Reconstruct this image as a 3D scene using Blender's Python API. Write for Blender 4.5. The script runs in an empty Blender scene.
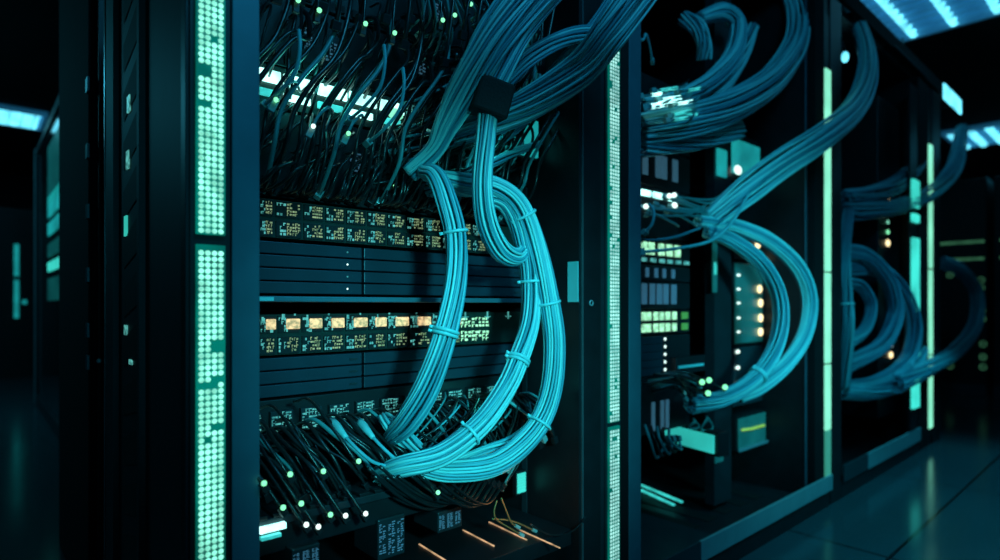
import bpy, math, random
from mathutils import Vector, Matrix
random.seed(7)
R = math.radians
sc = bpy.context.scene
col = sc.collection
# ------------------------------------------------------------------ camera
CH, F, YAW = 0.90, 593.0, 48.2
FWD = Vector((math.cos(R(YAW)), math.sin(R(YAW)), 0))
RGT = Vector((math.sin(R(YAW)), -math.cos(R(YAW)), 0))
cam_d = bpy.data.cameras.new('camera')
cam = bpy.data.objects.new('camera', cam_d); col.objects.link(cam)
cam.location = (0, 0, CH)
cam.rotation_euler = (R(90), 0, R(YAW - 90))
cam_d.sensor_width = 36; cam_d.lens = F * 36 / 1000
cam_d.shift_y = 0.025
cam_d.clip_start = 0.02
cam_d.dof.use_dof = True; cam_d.dof.focus_distance = 1.25; cam_d.dof.aperture_fstop = 1.7
sc.camera = cam
# ------------------------------------------------------------------ world, exposure, lights
sc.view_settings.view_transform = 'Standard'; sc.view_settings.look = 'None'
sc.view_settings.gamma = 1; sc.view_settings.use_curve_mapping = False
sc.view_settings.exposure = 0.0
w = bpy.data.worlds.new('world'); sc.world = w; w.use_nodes = True
w.node_tree.nodes['Background'].inputs[0].default_value = (0.012, 0.12, 0.19, 1)
w.node_tree.nodes['Background'].inputs[1].default_value = 0.05
def light(name, kind, loc, target, power, color, size=0.5, size_y=None, angle=60, blend=1.0):
    d = bpy.data.lights.new(name, kind); o = bpy.data.objects.new(name, d); col.objects.link(o)
    o.location = loc; d.energy = power; d.color = color
    o.rotation_euler = (Vector(target) - Vector(loc)).to_track_quat('-Z', 'Y').to_euler()
    if kind == 'AREA':
        d.size = size
        if size_y: d.shape = 'RECTANGLE'; d.size_y = size_y
    if kind == 'SPOT': d.spot_size = R(angle); d.spot_blend = blend; d.shadow_soft_size = size
    if kind == 'POINT': d.shadow_soft_size = size
    return o
light('aisle_fill_spot', 'SPOT', (0.25, -0.75, 1.25), (0.88, 1.0, 0.76), 155, (0.07, 0.80, 0.88), 0.10, angle=37)  # added spot without a fixture, brightens the near cable bundles
light('near_post_fill', 'SPOT', (0.1, -0.9, 1.3), (0.33, 1.0, 1.12), 14, (0.02, 0.56, 0.74), 0.15, angle=34)  # unseen spot added to lift the near post's right face
light('aisle_top_fill', 'AREA', (0.9, -0.6, 2.85), (0.9, 0.6, 0.9), 30, (0.03, 0.38, 0.66), 1.2, 0.5)  # area lamp added above the aisle out of view, no fixture built
light('copper_lead_fill', 'POINT', (1.0, 1.0, 0.42), (1, 1.1, .4), 0.10, (1.0, 0.42, 0.12), 0.02)  # invisible point lamp added to turn the copper leads orange
light('cabinet_cable_fill', 'POINT', (0.93, 1.10, 1.30), (0.93, 1.2, 1.2), 0.45, (0.05, 0.85, 0.75), 0.03)  # no lamp hangs here: added cyan point lights the fanned cables
light('cabinet_bar_fill', 'POINT', (0.52, 1.13, 1.35), (0.5, 1.2, 1.3), 0.22, (0.05, 0.85, 0.75), 0.03)  # helper point boosting the light bar's spill on nearby cables
light('cabinet_foot_fill', 'POINT', (0.95, 1.10, 0.66), (0.95, 1.2, 0.6), 0.16, (0.05, 0.85, 0.75), 0.03)  # invisible helper point, adds light low in the near cabinet
light('floor_rail_fill', 'SPOT', (2.9, -0.7, 2.85), (2.75, 0.75, 0), 260, (0.02, 0.52, 0.66), 0.3, angle=44)  # added overhead spot that brightens the floor and base rails
light('troffer_glow', 'SPOT', (4.9, 0.1, 2.8), (4.1, 0.7, 0), 190, (0.02, 0.5, 0.7), 0.3, angle=44)
light('far_aisle_glow', 'AREA', (9, 0.8, 2.8), (9, 0.8, 0), 15, (0.05, 0.5, 0.8), 1.2, 1.0)
light('second_rack_fill', 'SPOT', (1.35, -0.7, 1.3), (2.4, 1.05, 0.85), 130, (0.05, 0.66, 0.78), 0.15, angle=42)  # spot added in the aisle to brighten the second cabinet's bundles
light('third_rack_fill', 'SPOT', (2.7, -0.8, 1.7), (3.85, 1.1, 0.8), 42, (0.03, 0.5, 0.85), 0.2, angle=30)  # extra spot without a fixture, lifts the third cabinet's cables
light('rear_aisle_light', 'AREA', (-1.2, 6.2, 2.8), (-0.4, 5.8, 0), 22, (0.05, 0.5, 0.7), 1.0, 1.0)

# ------------------------------------------------------------------ projection helper: the point of the plane y = Y seen at a pixel
def P(px, py, Y):
    u = (px - 500) / F
    t = Y / (FWD.y + RGT.y * u)
    return Vector((t * (FWD.x + RGT.x * u), Y, CH + (305 - py) / F * t))
def X(px, Y=1.0): return P(px, 305, Y).x
def Z(px, py, Y=1.0): return P(px, py, Y).z

# ------------------------------------------------------------------ materials
MATS = {}
def mat(name, base, rough=0.5, metal=0.0, emit=None, strength=1.0, vary=0.12, scale=18, spec=0.5, coat=0.0, bump=0.0, flicker=0.0, fscale=60):
    m = bpy.data.materials.new(name); m.use_nodes = True
    nt = m.node_tree; b = nt.nodes['Principled BSDF']
    b.inputs['Roughness'].default_value = rough; b.inputs['Metallic'].default_value = metal
    b.inputs['Specular IOR Level'].default_value = spec; b.inputs['Coat Weight'].default_value = coat
    tc = nt.nodes.new('ShaderNodeTexCoord')
    n = nt.nodes.new('ShaderNodeTexNoise'); n.inputs['Scale'].default_value = scale; n.inputs['Detail'].default_value = 4
    nt.links.new(tc.outputs['Object'], n.inputs['Vector'])
    r = nt.nodes.new('ShaderNodeValToRGB')
    r.color_ramp.elements[0].position = 0.3; r.color_ramp.elements[1].position = 0.7
    r.color_ramp.elements[0].color = tuple(c * (1 - vary) for c in base) + (1,)
    r.color_ramp.elements[1].color = tuple(min(1, c * (1 + vary)) for c in base) + (1,)
    nt.links.new(n.outputs['Fac'], r.inputs['Fac']); nt.links.new(r.outputs['Color'], b.inputs['Base Color'])
    if bump:
        bp = nt.nodes.new('ShaderNodeBump'); bp.inputs['Strength'].default_value = bump; bp.inputs['Distance'].default_value = 0.002
        nt.links.new(n.outputs['Fac'], bp.inputs['Height']); nt.links.new(bp.outputs['Normal'], b.inputs['Normal'])
    if emit:
        b.inputs['Emission Color'].default_value = tuple(emit) + (1,)
        b.inputs['Emission Strength'].default_value = strength
        if flicker:
            n2 = nt.nodes.new('ShaderNodeTexNoise'); n2.inputs['Scale'].default_value = fscale; n2.inputs['Detail'].default_value = 2
            nt.links.new(tc.outputs['Object'], n2.inputs['Vector'])
            mr = nt.nodes.new('ShaderNodeMapRange'); mr.inputs['From Min'].default_value = 0.35; mr.inputs['From Max'].default_value = 0.62
            mr.inputs['To Min'].default_value = strength * (1 - flicker); mr.inputs['To Max'].default_value = strength * (1 + flicker)
            nt.links.new(n2.outputs['Fac'], mr.inputs['Value']); nt.links.new(mr.outputs['Result'], b.inputs['Emission Strength'])
    MATS[name] = m
    return m
BLACK = mat('black_powder_coat', (0.012, 0.016, 0.02), 0.45, 0.1, vary=0.2)
DARK = mat('dark_steel', (0.03, 0.045, 0.055), 0.4, 0.3, vary=0.15)
MATTE = mat('matt_black_steel', (0.008, 0.011, 0.013), 0.85, spec=0.15)
POST = mat('blue_grey_post_paint', (0.07, 0.19, 0.25), 0.42, 0.2, vary=0.08)
POST2 = mat('dim_post_paint', (0.022, 0.055, 0.07), 0.6, 0.2, vary=0.1)
EDGE = mat('edge_highlight', (0.35, 0.45, 0.5), 0.25, 0.8)  # bright metal tone stands in for highlights along edges
RAIL = mat('brushed_aluminium', (0.45, 0.55, 0.6), 0.4, 0.4, vary=0.06)
PLATE = mat('drawer_face', (0.022, 0.05, 0.075), 0.38, 0.2, vary=0.1)
CHIP = mat('circuit_board', (0.01, 0.03, 0.025), 0.5, vary=0.3, scale=60)
CABLES = [mat('cable_jacket_blue', (0.16, 0.58, 0.66), 0.38, vary=0.06, spec=0.5),
          mat('cable_jacket_pale', (0.34, 0.86, 0.88), 0.38, vary=0.06, spec=0.5),
          mat('cable_jacket_deep', (0.06, 0.34, 0.44), 0.38, vary=0.06, spec=0.5)]
CAB_BLACK = mat('black_cable_jacket', (0.012, 0.018, 0.02), 0.28, spec=0.6)
CAB_TEAL = mat('teal_cable_jacket', (0.08, 0.34, 0.36), 0.35, spec=0.6)  # on some cables this tone carries teal glints of light
CAB_COPPER = mat('copper_cable_jacket', (0.55, 0.26, 0.10), 0.35, 0.4)
TIE = mat('cyan_cable_tie', (0.30, 0.85, 0.90), 0.35)
VELCRO = mat('black_hook_strap', (0.002, 0.003, 0.004), 0.8, vary=0.4, scale=200, bump=0.6)
PLUG = mat('clear_plug_plastic', (0.25, 0.5, 0.5), 0.2)
SLOT = mat('slot_black', (0.002, 0.003, 0.004), 0.7)
LEDM = mat('mint_led', (0.1, 0.3, 0.25), 0.3, emit=(0.30, 1.0, 0.74), strength=1.1, flicker=0.35, fscale=30)
LEDBACK = mat('led_diffuser', (0.02, 0.12, 0.1), 0.3, emit=(0.0, 0.30, 0.22), strength=0.45, flicker=0.4, fscale=9)
LEDFINE = mat('pale_led', (0.1, 0.3, 0.25), 0.3, emit=(0.42, 0.88, 0.80), strength=0.85, flicker=0.3, fscale=30)
BARM = mat('mint_light_tube', (0.1, 0.3, 0.25), 0.3, emit=(0.26, 0.92, 0.62), strength=1.0, flicker=0.12, fscale=6)
BARC = mat('cyan_light_tube', (0.1, 0.3, 0.3), 0.3, emit=(0.05, 0.75, 0.62), strength=0.9, flicker=0.3, fscale=5)
BARDIM = mat('dim_light_tube', (0.1, 0.3, 0.25), 0.3, emit=(0.05, 0.36, 0.24), strength=0.6)
GLOW = mat('white_cyan_light', (0.4, 0.6, 0.6), 0.3, emit=(0.42, 1.0, 0.92), strength=2.2, flicker=0.4, fscale=22)
GLOW2 = mat('cyan_light', (0.2, 0.5, 0.5), 0.3, emit=(0.05, 0.72, 0.66), strength=0.85, flicker=0.35, fscale=25)
TEALP = mat('teal_backlit_panel', (0.1, 0.4, 0.4), 0.35, emit=(0.01, 0.34, 0.34), strength=0.7, flicker=0.3, fscale=6)
TEALD = mat('dim_teal_backlit_panel', (0.05, 0.2, 0.2), 0.35, emit=(0.005, 0.10, 0.09), strength=0.4, flicker=0.3, fscale=8)
GREENLED = mat('green_led', (0.2, 0.5, 0.3), 0.3, emit=(0.25, 1.0, 0.50), strength=1.3)
WHITELED = mat('white_led', (0.4, 0.6, 0.6), 0.3, emit=(0.75, 1.0, 0.9), strength=1.6)
WARMLED = mat('warm_led', (0.6, 0.5, 0.3), 0.3, emit=(1.0, 0.80, 0.42), strength=1.8)
GOLD = mat('amber_port_light', (0.5, 0.4, 0.2), 0.4, emit=(1.0, 0.68, 0.34), strength=0.75, flicker=0.5, fscale=140)
OLIVE = mat('olive_port_light', (0.2, 0.25, 0.12), 0.4, emit=(0.42, 0.58, 0.30), strength=0.42, flicker=0.5, fscale=120)
AQUA = mat('aqua_port_light', (0.1, 0.3, 0.3), 0.4, emit=(0.12, 0.55, 0.50), strength=0.5, flicker=0.6, fscale=90)
MINTBLK = mat('mint_port_light', (0.1, 0.3, 0.2), 0.4, emit=(0.42, 1.0, 0.60), strength=0.95, flicker=0.4, fscale=90)
GREENBLK = mat('green_port_light', (0.1, 0.3, 0.1), 0.4, emit=(0.06, 0.32, 0.05), strength=0.6)
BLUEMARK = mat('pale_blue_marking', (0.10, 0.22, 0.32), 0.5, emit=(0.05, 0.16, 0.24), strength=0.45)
LABELB = mat('cyan_label', (0.30, 0.85, 0.88), 0.5, vary=0.05)
TROFF = mat('ceiling_tube', (0.3, 0.6, 0.8), 0.3, emit=(0.16, 0.80, 1.0), strength=1.5, flicker=0.35, fscale=7)
TROFFB = mat('ceiling_diffuser', (0.03, 0.1, 0.2), 0.3, emit=(0.01, 0.14, 0.34), strength=1.1, flicker=0.3, fscale=5)
ORANGE = mat('orange_slit', (0.5, 0.3, 0.15), 0.3, emit=(1.0, 0.56, 0.30), strength=0.5, flicker=.5, fscale=30)
GREENLINE = mat('dim_green_light', (0.1, 0.2, 0.1), 0.3, emit=(0.05, 0.20, 0.10), strength=0.5, flicker=.3, fscale=12)
CEILM = mat('ceiling_paint', (0.015, 0.025, 0.03), 0.8, vary=0.2, scale=3)
WALLM = mat('wall_paint', (0.012, 0.025, 0.032), 0.8, vary=0.2, scale=3)
GLASS = mat('smoked_glass', (0.01, 0.02, 0.025), 0.12, spec=0.8, coat=0.5)

def floor_mat():
    m = bpy.data.materials.new('floor_tiles'); m.use_nodes = True
    nt = m.node_tree; b = nt.nodes['Principled BSDF']
    tc = nt.nodes.new('ShaderNodeTexCoord')
    mp = nt.nodes.new('ShaderNodeMapping'); mp.inputs['Location'].default_value = (-2.44, -0.65, 0)
    br = nt.nodes.new('ShaderNodeTexBrick'); br.offset = 0; br.squash = 1
    br.inputs['Scale'].default_value = 1; br.inputs['Brick Width'].default_value = 1.2; br.inputs['Row Height'].default_value = 1.2
    br.inputs['Mortar Size'].default_value = 0.006; br.inputs['Mortar Smooth'].default_value = 0.2
    br.inputs['Color1'].default_value = (0.035, 0.075, 0.09, 1); br.inputs['Color2'].default_value = (0.04, 0.082, 0.098, 1)
    br.inputs['Mortar'].default_value = (0.003, 0.005, 0.006, 1)
    n = nt.nodes.new('ShaderNodeTexNoise'); n.inputs['Scale'].default_value = 2.5; n.inputs['Detail'].default_value = 6
    mr = nt.nodes.new('ShaderNodeMapRange'); mr.inputs['To Min'].default_value = 0.10; mr.inputs['To Max'].default_value = 0.22
    bp = nt.nodes.new('ShaderNodeBump'); bp.inputs['Distance'].default_value = 0.004; bp.invert = True; bp.inputs['Strength'].default_value = 0.6
    L = nt.links.new
    L(tc.outputs['Object'], mp.inputs['Vector']); L(mp.outputs['Vector'], br.inputs['Vector'])
    L(tc.outputs['Object'], n.inputs['Vector']); L(n.outputs['Fac'], mr.inputs['Value'])
    L(br.outputs['Color'], b.inputs['Base Color']); L(mr.outputs['Result'], b.inputs['Roughness'])
    L(br.outputs['Fac'], bp.inputs['Height']); L(bp.outputs['Normal'], b.inputs['Normal'])
    return m
FLOORM = floor_mat()

# ------------------------------------------------------------------ mesh helpers
WLOC = {}
def wloc(o): return WLOC.get(o.name, Vector((0, 0, 0))) if o else Vector((0, 0, 0))
class MB:
    def __init__(s): s.v = []; s.f = []; s.smooth = False
    def add(s, vs, fs):
        n = len(s.v); s.v += [tuple(v) for v in vs]; s.f += [tuple(i + n for i in f) for f in fs]; return s
    def box(s, x0, x1, y0, y1, z0, z1):
        x0, x1 = min(x0, x1), max(x0, x1); y0, y1 = min(y0, y1), max(y0, y1); z0, z1 = min(z0, z1), max(z0, z1)
        return s.add([(x0,y0,z0),(x1,y0,z0),(x1,y1,z0),(x0,y1,z0),(x0,y0,z1),(x1,y0,z1),(x1,y1,z1),(x0,y1,z1)],
                     [(0,3,2,1),(4,5,6,7),(0,1,5,4),(1,2,6,5),(2,3,7,6),(3,0,4,7)])
    def obox(s, c, ax, ay, az):       # oriented box: centre + half-axis vectors
        vs = [c - ax - ay - az, c + ax - ay - az, c + ax + ay - az, c - ax + ay - az, c - ax - ay + az, c + ax - ay + az, c + ax + ay + az, c - ax + ay + az]
        return s.add(vs, [(0,3,2,1),(4,5,6,7),(0,1,5,4),(1,2,6,5),(2,3,7,6),(3,0,4,7)])
    def tube(s, pts, r, k=6, cap=True):
        s.smooth = True
        n = len(pts); vs = []; N = None
        for i, p in enumerate(pts):
            T = (pts[min(i+1, n-1)] - pts[max(i-1, 0)]).normalized()
            if N is None:
                N = T.cross(Vector((0.3, 0.2, 1))); 
                if N.length < 1e-3: N = T.cross(Vector((1, 0, 0)))
            N = (N - T * N.dot(T)).normalized(); B = T.cross(N)
            rr = r[i] if isinstance(r, list) else r
            for j in range(k):
                a = 2 * math.pi * j / k
                vs.append(p + (N * math.cos(a) + B * math.sin(a)) * rr)
        fs = [(i*k+j, i*k+(j+1) % k, (i+1)*k+(j+1) % k, (i+1)*k+j) for i in range(n-1) for j in range(k)]
        if cap: fs += [tuple(range(k-1, -1, -1)), tuple((n-1)*k + j for j in range(k))]
        return s.add(vs, fs)
    def ball(s, c, r, k=8, m=5, squash=None):
        s.smooth = True
        q = squash or (1, 1, 1)
        vs = [(c[0], c[1], c[2] + r*q[2])]
        for i in range(1, m):
            a = math.pi * i / m
            for j in range(k):
                b = 2 * math.pi * j / k
                vs.append((c[0] + r*q[0]*math.sin(a)*math.cos(b), c[1] + r*q[1]*math.sin(a)*math.sin(b), c[2] + r*q[2]*math.cos(a)))
        vs.append((c[0], c[1], c[2] - r*q[2])); e = len(vs) - 1
        fs = [(0, 1+j, 1+(j+1) % k) for j in range(k)]
        fs += [(1+(i)*k+j, 1+(i+1)*k+j, 1+(i+1)*k+(j+1) % k, 1+i*k+(j+1) % k) for i in range(m-2) for j in range(k)]
        fs += [(1+(m-2)*k+j, e, 1+(m-2)*k+(j+1) % k) for j in range(k)]
        return s.add(vs, fs)
    def dome(s, x, y, z, r, h, k=8):  # low dome facing -Y
        vs = [(x + r*math.cos(2*math.pi*j/k), y, z + r*math.sin(2*math.pi*j/k)) for j in range(k)]
        vs += [(x + .65*r*math.cos(2*math.pi*j/k), y-h*.8, z + .65*r*math.sin(2*math.pi*j/k)) for j in range(k)] + [(x, y-h, z)]
        return s.add(vs, [(j, (j+1) % k, k+(j+1) % k, k+j) for j in range(k)] + [(k+j, k+(j+1) % k, 2*k) for j in range(k)])
    def build(s, name, m, parent=None, bevel=0):
        if not s.v: return None
        me = bpy.data.meshes.new(name)
        if parent is not None: off = wloc(parent)
        else:
            xs = [v[0] for v in s.v]; ys = [v[1] for v in s.v]; zs = [v[2] for v in s.v]
            off = Vector(((min(xs)+max(xs))/2, (min(ys)+max(ys))/2, min(zs)))
        me.from_pydata([(v[0]-off.x, v[1]-off.y, v[2]-off.z) for v in s.v], [], s.f)
        me.materials.append(m)
        if s.smooth: me.shade_smooth()
        o = bpy.data.objects.new(name, me); col.objects.link(o)
        if parent is not None: o.parent = parent
        else: o.location = off
        WLOC[o.name] = off
        if bevel:
            b = o.modifiers.new('bevel', 'BEVEL'); b.width = bevel; b.segments = 2; b.limit_method = 'ANGLE'
        return o
def tag(o, label, cat, group=None, kind=None):
    o['label'] = label; o['category'] = cat
    if group: o['group'] = group
    if kind: o['kind'] = kind
    return o
def thing(name, label, cat, loc, group=None):
    o = bpy.data.objects.new(name, None); col.objects.link(o); o.location = loc; o.empty_display_size = 0.05
    WLOC[o.name] = Vector(loc); return tag(o, label, cat, group)
def struct(name, mb, m, bevel=0):
    o = mb.build(name, m, None, bevel); o['kind'] = 'structure'; return o
def catmull(pts, per=8):
    P_ = [pts[0] * 2 - pts[1]] + list(pts) + [pts[-1] * 2 - pts[-2]]
    out = []
    for i in range(1, len(P_) - 2):
        a, b, c, d = P_[i-1], P_[i], P_[i+1], P_[i+2]
        for k in range(per):
            t = k / per
            out.append(0.5 * ((2*b) + (c-a)*t + (2*a-5*b+4*c-d)*t*t + (3*b-a-3*c+d)*t**3))
    out.append(P_[-2]); return out

# ------------------------------------------------------------------ room
struct('floor', MB().box(-5, 13, -3.5, 12, -0.05, 0), FLOORM)
struct('ceiling', MB().box(-5, 13, -3.5, 12, 2.95, 3.05), CEILM)
struct('wall_back', MB().box(-5, 13, 12, 12.1, 0, 2.95), WALLM)
struct('wall_right', MB().box(13, 13.1, -3.5, 12, 0, 2.95), WALLM)
struct('wall_left', MB().box(-5.1, -5, -3.5, 12, 0, 2.95), WALLM)
struct('wall_front', MB().box(-5, 13, -3.6, -3.5, 0, 2.95), WALLM)
FL = bpy.data.objects['floor']; FL.data.transform(Matrix.Translation(FL.location)); FL.location = (0, 0, 0)

def troffer(x0, x1, y0, y1, n, label, tr_=.028):
    t = thing('ceiling_light', label, 'ceiling light', ((x0+x1)/2, (y0+y1)/2, 2.95))
    fr = MB(); w_ = 0.035
    fr.box(x0, x1, y0, y0+w_, 2.90, 2.95); fr.box(x0, x1, y1-w_, y1, 2.90, 2.95); fr.box(x0, x0+w_, y0+w_, y1-w_, 2.90, 2.95); fr.box(x1-w_, x1, y0+w_, y1-w_, 2.90, 2.95)
    fr.build('frame', MATS['frame_blue'], t)
    MB().box(x0+w_, x1-w_, y0+w_, y1-w_, 2.935, 2.948).build('diffuser', TROFFB, t)
    for i in range(n):
        yy = y0 + (y1-y0) * (i+.5) / n
        MB().tube([Vector((x0+.06, yy, 2.917)), Vector((x1-.06, yy, 2.917))], tr_, 8).build('light_tube', TROFF, t)
    sl = MB()
    k = int((x1-x0)/0.1)
    for i in range(1, k): sl.box(x0+i*(x1-x0)/k-.004, x0+i*(x1-x0)/k+.004, y0+w_, y1-w_, 2.895, 2.93)
    sl.build('louvre', MATS['frame_blue'], t)
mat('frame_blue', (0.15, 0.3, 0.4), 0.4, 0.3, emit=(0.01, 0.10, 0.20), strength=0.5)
troffer(4.0, 5.3, 0.15, 1.36, 5, 'large blue louvred ceiling light above the far end of the aisle')
troffer(8.55, 9.5, 0.2, 1.75, 9, 'distant blue ceiling light low at the right edge, behind the large one', .045)
troffer(-0.5, 0.62, 7.9, 8.6, 4, 'distant blue ceiling light at the far left behind the racks')

# ------------------------------------------------------------------ cabinets (frames only; the gear is separate)
TOP = 2.30
def led_matrix(parent, x0, x1, z0, z1, cols, pitch, m, y=0.992, missing=0.004, r=None, back=LEDBACK, k=8, holes=()):
    dx = (x1-x0)/cols; r = r or min(dx, pitch)*0.46
    seg = MB().box(x0-.002, x1+.002, y, y+0.006, z0, z1).build('led_segment', back, parent)
    d = MB(); z = z0 + pitch*.6
    while z < z1 - pitch*.4:
        for c in range(cols):
            x = x0 + dx*(c+.5)
            if random.random() < missing: continue
            if any(abs(z-hz) < .0055 and abs(x-hx) < .008 for hx, hz in holes): continue
            d.dome(x, y, z, r, r*.5, k)
        z += pitch
    d.smooth = True
    d.build('led_light', m, seg)
    return seg
# cabinet 1
XA0, XA1 = X(186), X(260)
c1 = thing('server_cabinet', 'near open server cabinet with dotted mint light strip on its wide left post', 'server cabinet', (0.7, 1.4, 0))
MB().box(X(232), XA1, 1.0, 1.035, 0.03, TOP).build('post', POST, c1, .002)
MB().box(XA0, X(232)-.001, 1.004, 1.03, 0.03, TOP).build('led_housing', BLACK, c1, .001)
ls = MB().box(X(190), X(229), 0.999, 1.0035, 0.08, TOP-.05).build('light_strip', BLACK, c1)
xl0, xl1 = X(196.5), X(222.5)
zj = Z(208, 240)
H1 = [(X(204), Z(208, 73)), (X(204), Z(208, 104)), (X(218), Z(208, 346)), (X(218), Z(208, 378)), (X(203), Z(208, 387)), (X(218), Z(208, 428))]
led_matrix(ls, xl0, xl1, zj+.008, TOP-.1, 4, 0.0094, LEDM, holes=H1)
led_matrix(ls, xl0, xl1, 0.12, zj-.008, 4, 0.0094, LEDM, holes=H1)
sp = MB().box(0.249, 0.257, 1.03, 1.74, 0.03, TOP).build('side_panel', POST2, c1)
rr = MB()
for y0_, y1_ in ((1.29, 1.31), (1.56, 1.58)): rr.box(0.238, 0.249, y0_, y1_, 0.03, TOP)
rr.build('side_rail', POST2, sp)
so = MB()
def ysd(px, xx=0.249):   # y where the side plane x = xx is seen at column px
    u = (px-500)/F; return (RGT.x*xx - u*FWD.x*xx)/(u*FWD.y - RGT.y)
def zsd(px, py, xx=0.249):
    yy = ysd(px, xx); return CH + (305-py)/F*(xx*FWD.x + yy*FWD.y)
for py in range(-60, 700, 52):
    z = zsd(134, py); 
    so.add([(0.2475, 1.35, z), (0.2475, 1.50, z-.03), (0.2475, 1.50, z+.03), (0.2475, 1.35, z+.07)], [(0, 1, 2, 3)])
so.build('ventilation_slot', SLOT, sp)
for px, py, h in ((130, 104, 16), (129, 160, 18), (127, 226, 20), (127, 330, 10), (132, 362, 5)):
    a = zsd(px, py+h/2); b = zsd(px, py-h/2)
    MB().box(0.2455, 0.2485, ysd(px)-.012, ysd(px)+.014, a, b).build('indicator_or_glint', AQUA if py != 226 else BARC, sp)  # glowing chips stand in for teal glints between the slots
MB().box(0.247, 0.252, 1.735, 1.745, 0.03, TOP).build('trim_or_highlight', EDGE, c1)  # thin bright strip drawn for the highlight down the panel edge
# right post pair between cabinets 1 and 2
XB0, XB1 = X(582), X(640)
pr = MB().box(XB0, X(601), 1.0, 1.04, 0.03, TOP).build('post', BLACK, c1, .002)
MB().box(XB0-.002, XB0+.003, 0.997, 1.002, 0.03, TOP).build('trim_or_highlight', EDGE, c1)  # pale strip standing in for the post's edge highlight
MB().box(XB0-.012, XB0-.003, 1.0, 1.95, 0.03, TOP).build('inner_wall', BLACK, c1)
tb = MB()
cx, cz = P(591, 303, .998)[0], P(591, 303, .998)[2]
tb.tube([Vector((cx+.0065*math.cos(a), .997, cz+.0065*math.sin(a))) for a in [i*math.pi/8 for i in range(17)]], .0022, 6)
tb.build('lock_ring', RAIL, pr)
MB().box(1.163, 1.1655, 1.001, 1.036, Z(577, 302, 1.02), Z(577, 262, 1.02)).build('paper_label', LABELB, c1)
MB().box(XA0, XB0, 1.0, 1.95, TOP, TOP+.03).build('top_panel', BLACK, c1)
MB().box(0.26, XB0-.012, 1.92, 1.95, 0.05, TOP).build('back_panel', BLACK, c1)
MB().box(0.26, XB0-.012, 1.0, 1.92, 0.03, 0.08).build('base', BLACK, c1)
for x in (0.33, 1.1):
    for y in (1.1, 1.85): MB().tube([Vector((x, y, 0)), Vector((x, y, .03))], .025, 12).build('foot', BLACK, c1)
# perforated mounting rail on the equipment's right end + vent light
mr_ = MB().box(X(528, 1.2), 1.164, 1.19, 1.21, 0.10, 2.2).build('mounting_rail', POST2, c1)
hs = MB()
for i in range(50): hs.box(X(531, 1.2), X(534, 1.2), 1.188, 1.189, .3+i*.03, .312+i*.03)
hs.build('rail_hole', SLOT, mr_)
# cabinet 2
XC0 = X(815)
c2 = thing('server_cabinet', 'second open server cabinet behind the narrow dotted light post, pale base rail', 'server cabinet', (2.1, 1.4, 0))
MB().box(X(601)+.001, X(628), 1.003, 1.03, 0.03, TOP).build('led_housing', DARK, c2, .001)
ls2 = MB().box(X(605), X(620), 0.998, 1.0025, 0.08, TOP-.05).build('light_strip', DARK, c2)
zj2 = Z(612, 424)
led_matrix(ls2, X(607.5), X(617), zj2+.006, 1.60, 4, 0.0098, LEDFINE, y=.992, missing=.03, k=6)
led_matrix(ls2, X(607.5), X(617), 0.12, zj2-.006, 4, 0.0098, LEDFINE, y=.992, missing=.03, k=6)
MB().box(X(628)+.0005, XB1, 0.996, 1.035, 0.03, TOP).build('post', POST, c2, .002)
MB().box(X(620.5), X(628), 0.9985, 1.0025, 0.03, TOP).build('post_channel', SLOT, c2)
MB().box(XB1+.002, XB1+.01, 1.036, 1.95, 0.03, TOP).build('side_wall', BLACK, c2)
MB().box(XC0-.01, XC0, 1.03, 1.95, 0.03, TOP).build('inner_wall', BLACK, c2)
MB().box(XC0-.016, XC0-.0105, 1.03, 1.036, 0.1, TOP).build('trim_or_highlight', POST, c2)
MB().box(XB0+.001, XC0, 1.0+.036, 1.95, TOP, TOP+.03).build('top_panel', BLACK, c2)
MB().box(XB1+.011, XC0-.011, 1.92, 1.95, 0.05, TOP).build('back_panel', BLACK, c2)
bs2 = MB().box(XB1+.011, XC0-.011, 1.0, 1.92, 0.03, 0.075).build('base', BLACK, c2)
MB().box(X(697), X(829), 0.984, 0.9935, 0.076, 0.143).build('base_rail', RAIL, c2, .001)  # light colour stands in for ceiling light on this blue-grey rail
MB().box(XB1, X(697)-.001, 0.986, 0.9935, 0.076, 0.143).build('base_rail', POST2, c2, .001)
MB().box(XB1, X(829), 0.998, 1.03, 0.0, 0.075).build('plinth', BLACK, c2)
gr = MB()
for a in range(7): gr.box(1.7+a*.13, 1.77+a*.13, 1.15, 1.6, 0.0755, 0.0775)
gr.build('floor_grille', SLOT, bs2)
pr2 = MB().box(X(768, 1.2), X(779, 1.2)-.02, 1.20, 1.215, 0.3, 2.0).build('mounting_rail', POST, c2)
hs = MB()
for i in range(44): hs.box(X(771, 1.2)-.004, X(771, 1.2)+.012, 1.1985, 1.1995, .42+i*.034, .436+i*.034)
hs.build('rail_hole', SLOT, pr2)
cp = MB().box(X(712, 1.2), X(729, 1.2), 1.19, 1.23, 0.1, 2.2).build('centre_post', DARK, c2)
MB().box(X(712.5, 1.188), X(716.5, 1.188), 1.184, 1.1895, .95, 1.17).build('light_tube', TEALD, cp)
MB().box(X(713, 1.188), X(716, 1.188), 1.184, 1.1895, 1.02, 1.07).build('light_tube', GLOW2, cp)
MB().box(X(715, 1.188), X(723, 1.188), 1.186, 1.1895, Z(719, 462, 1.19), Z(719, 445, 1.19)).build('latch', TEALD, cp)
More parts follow.
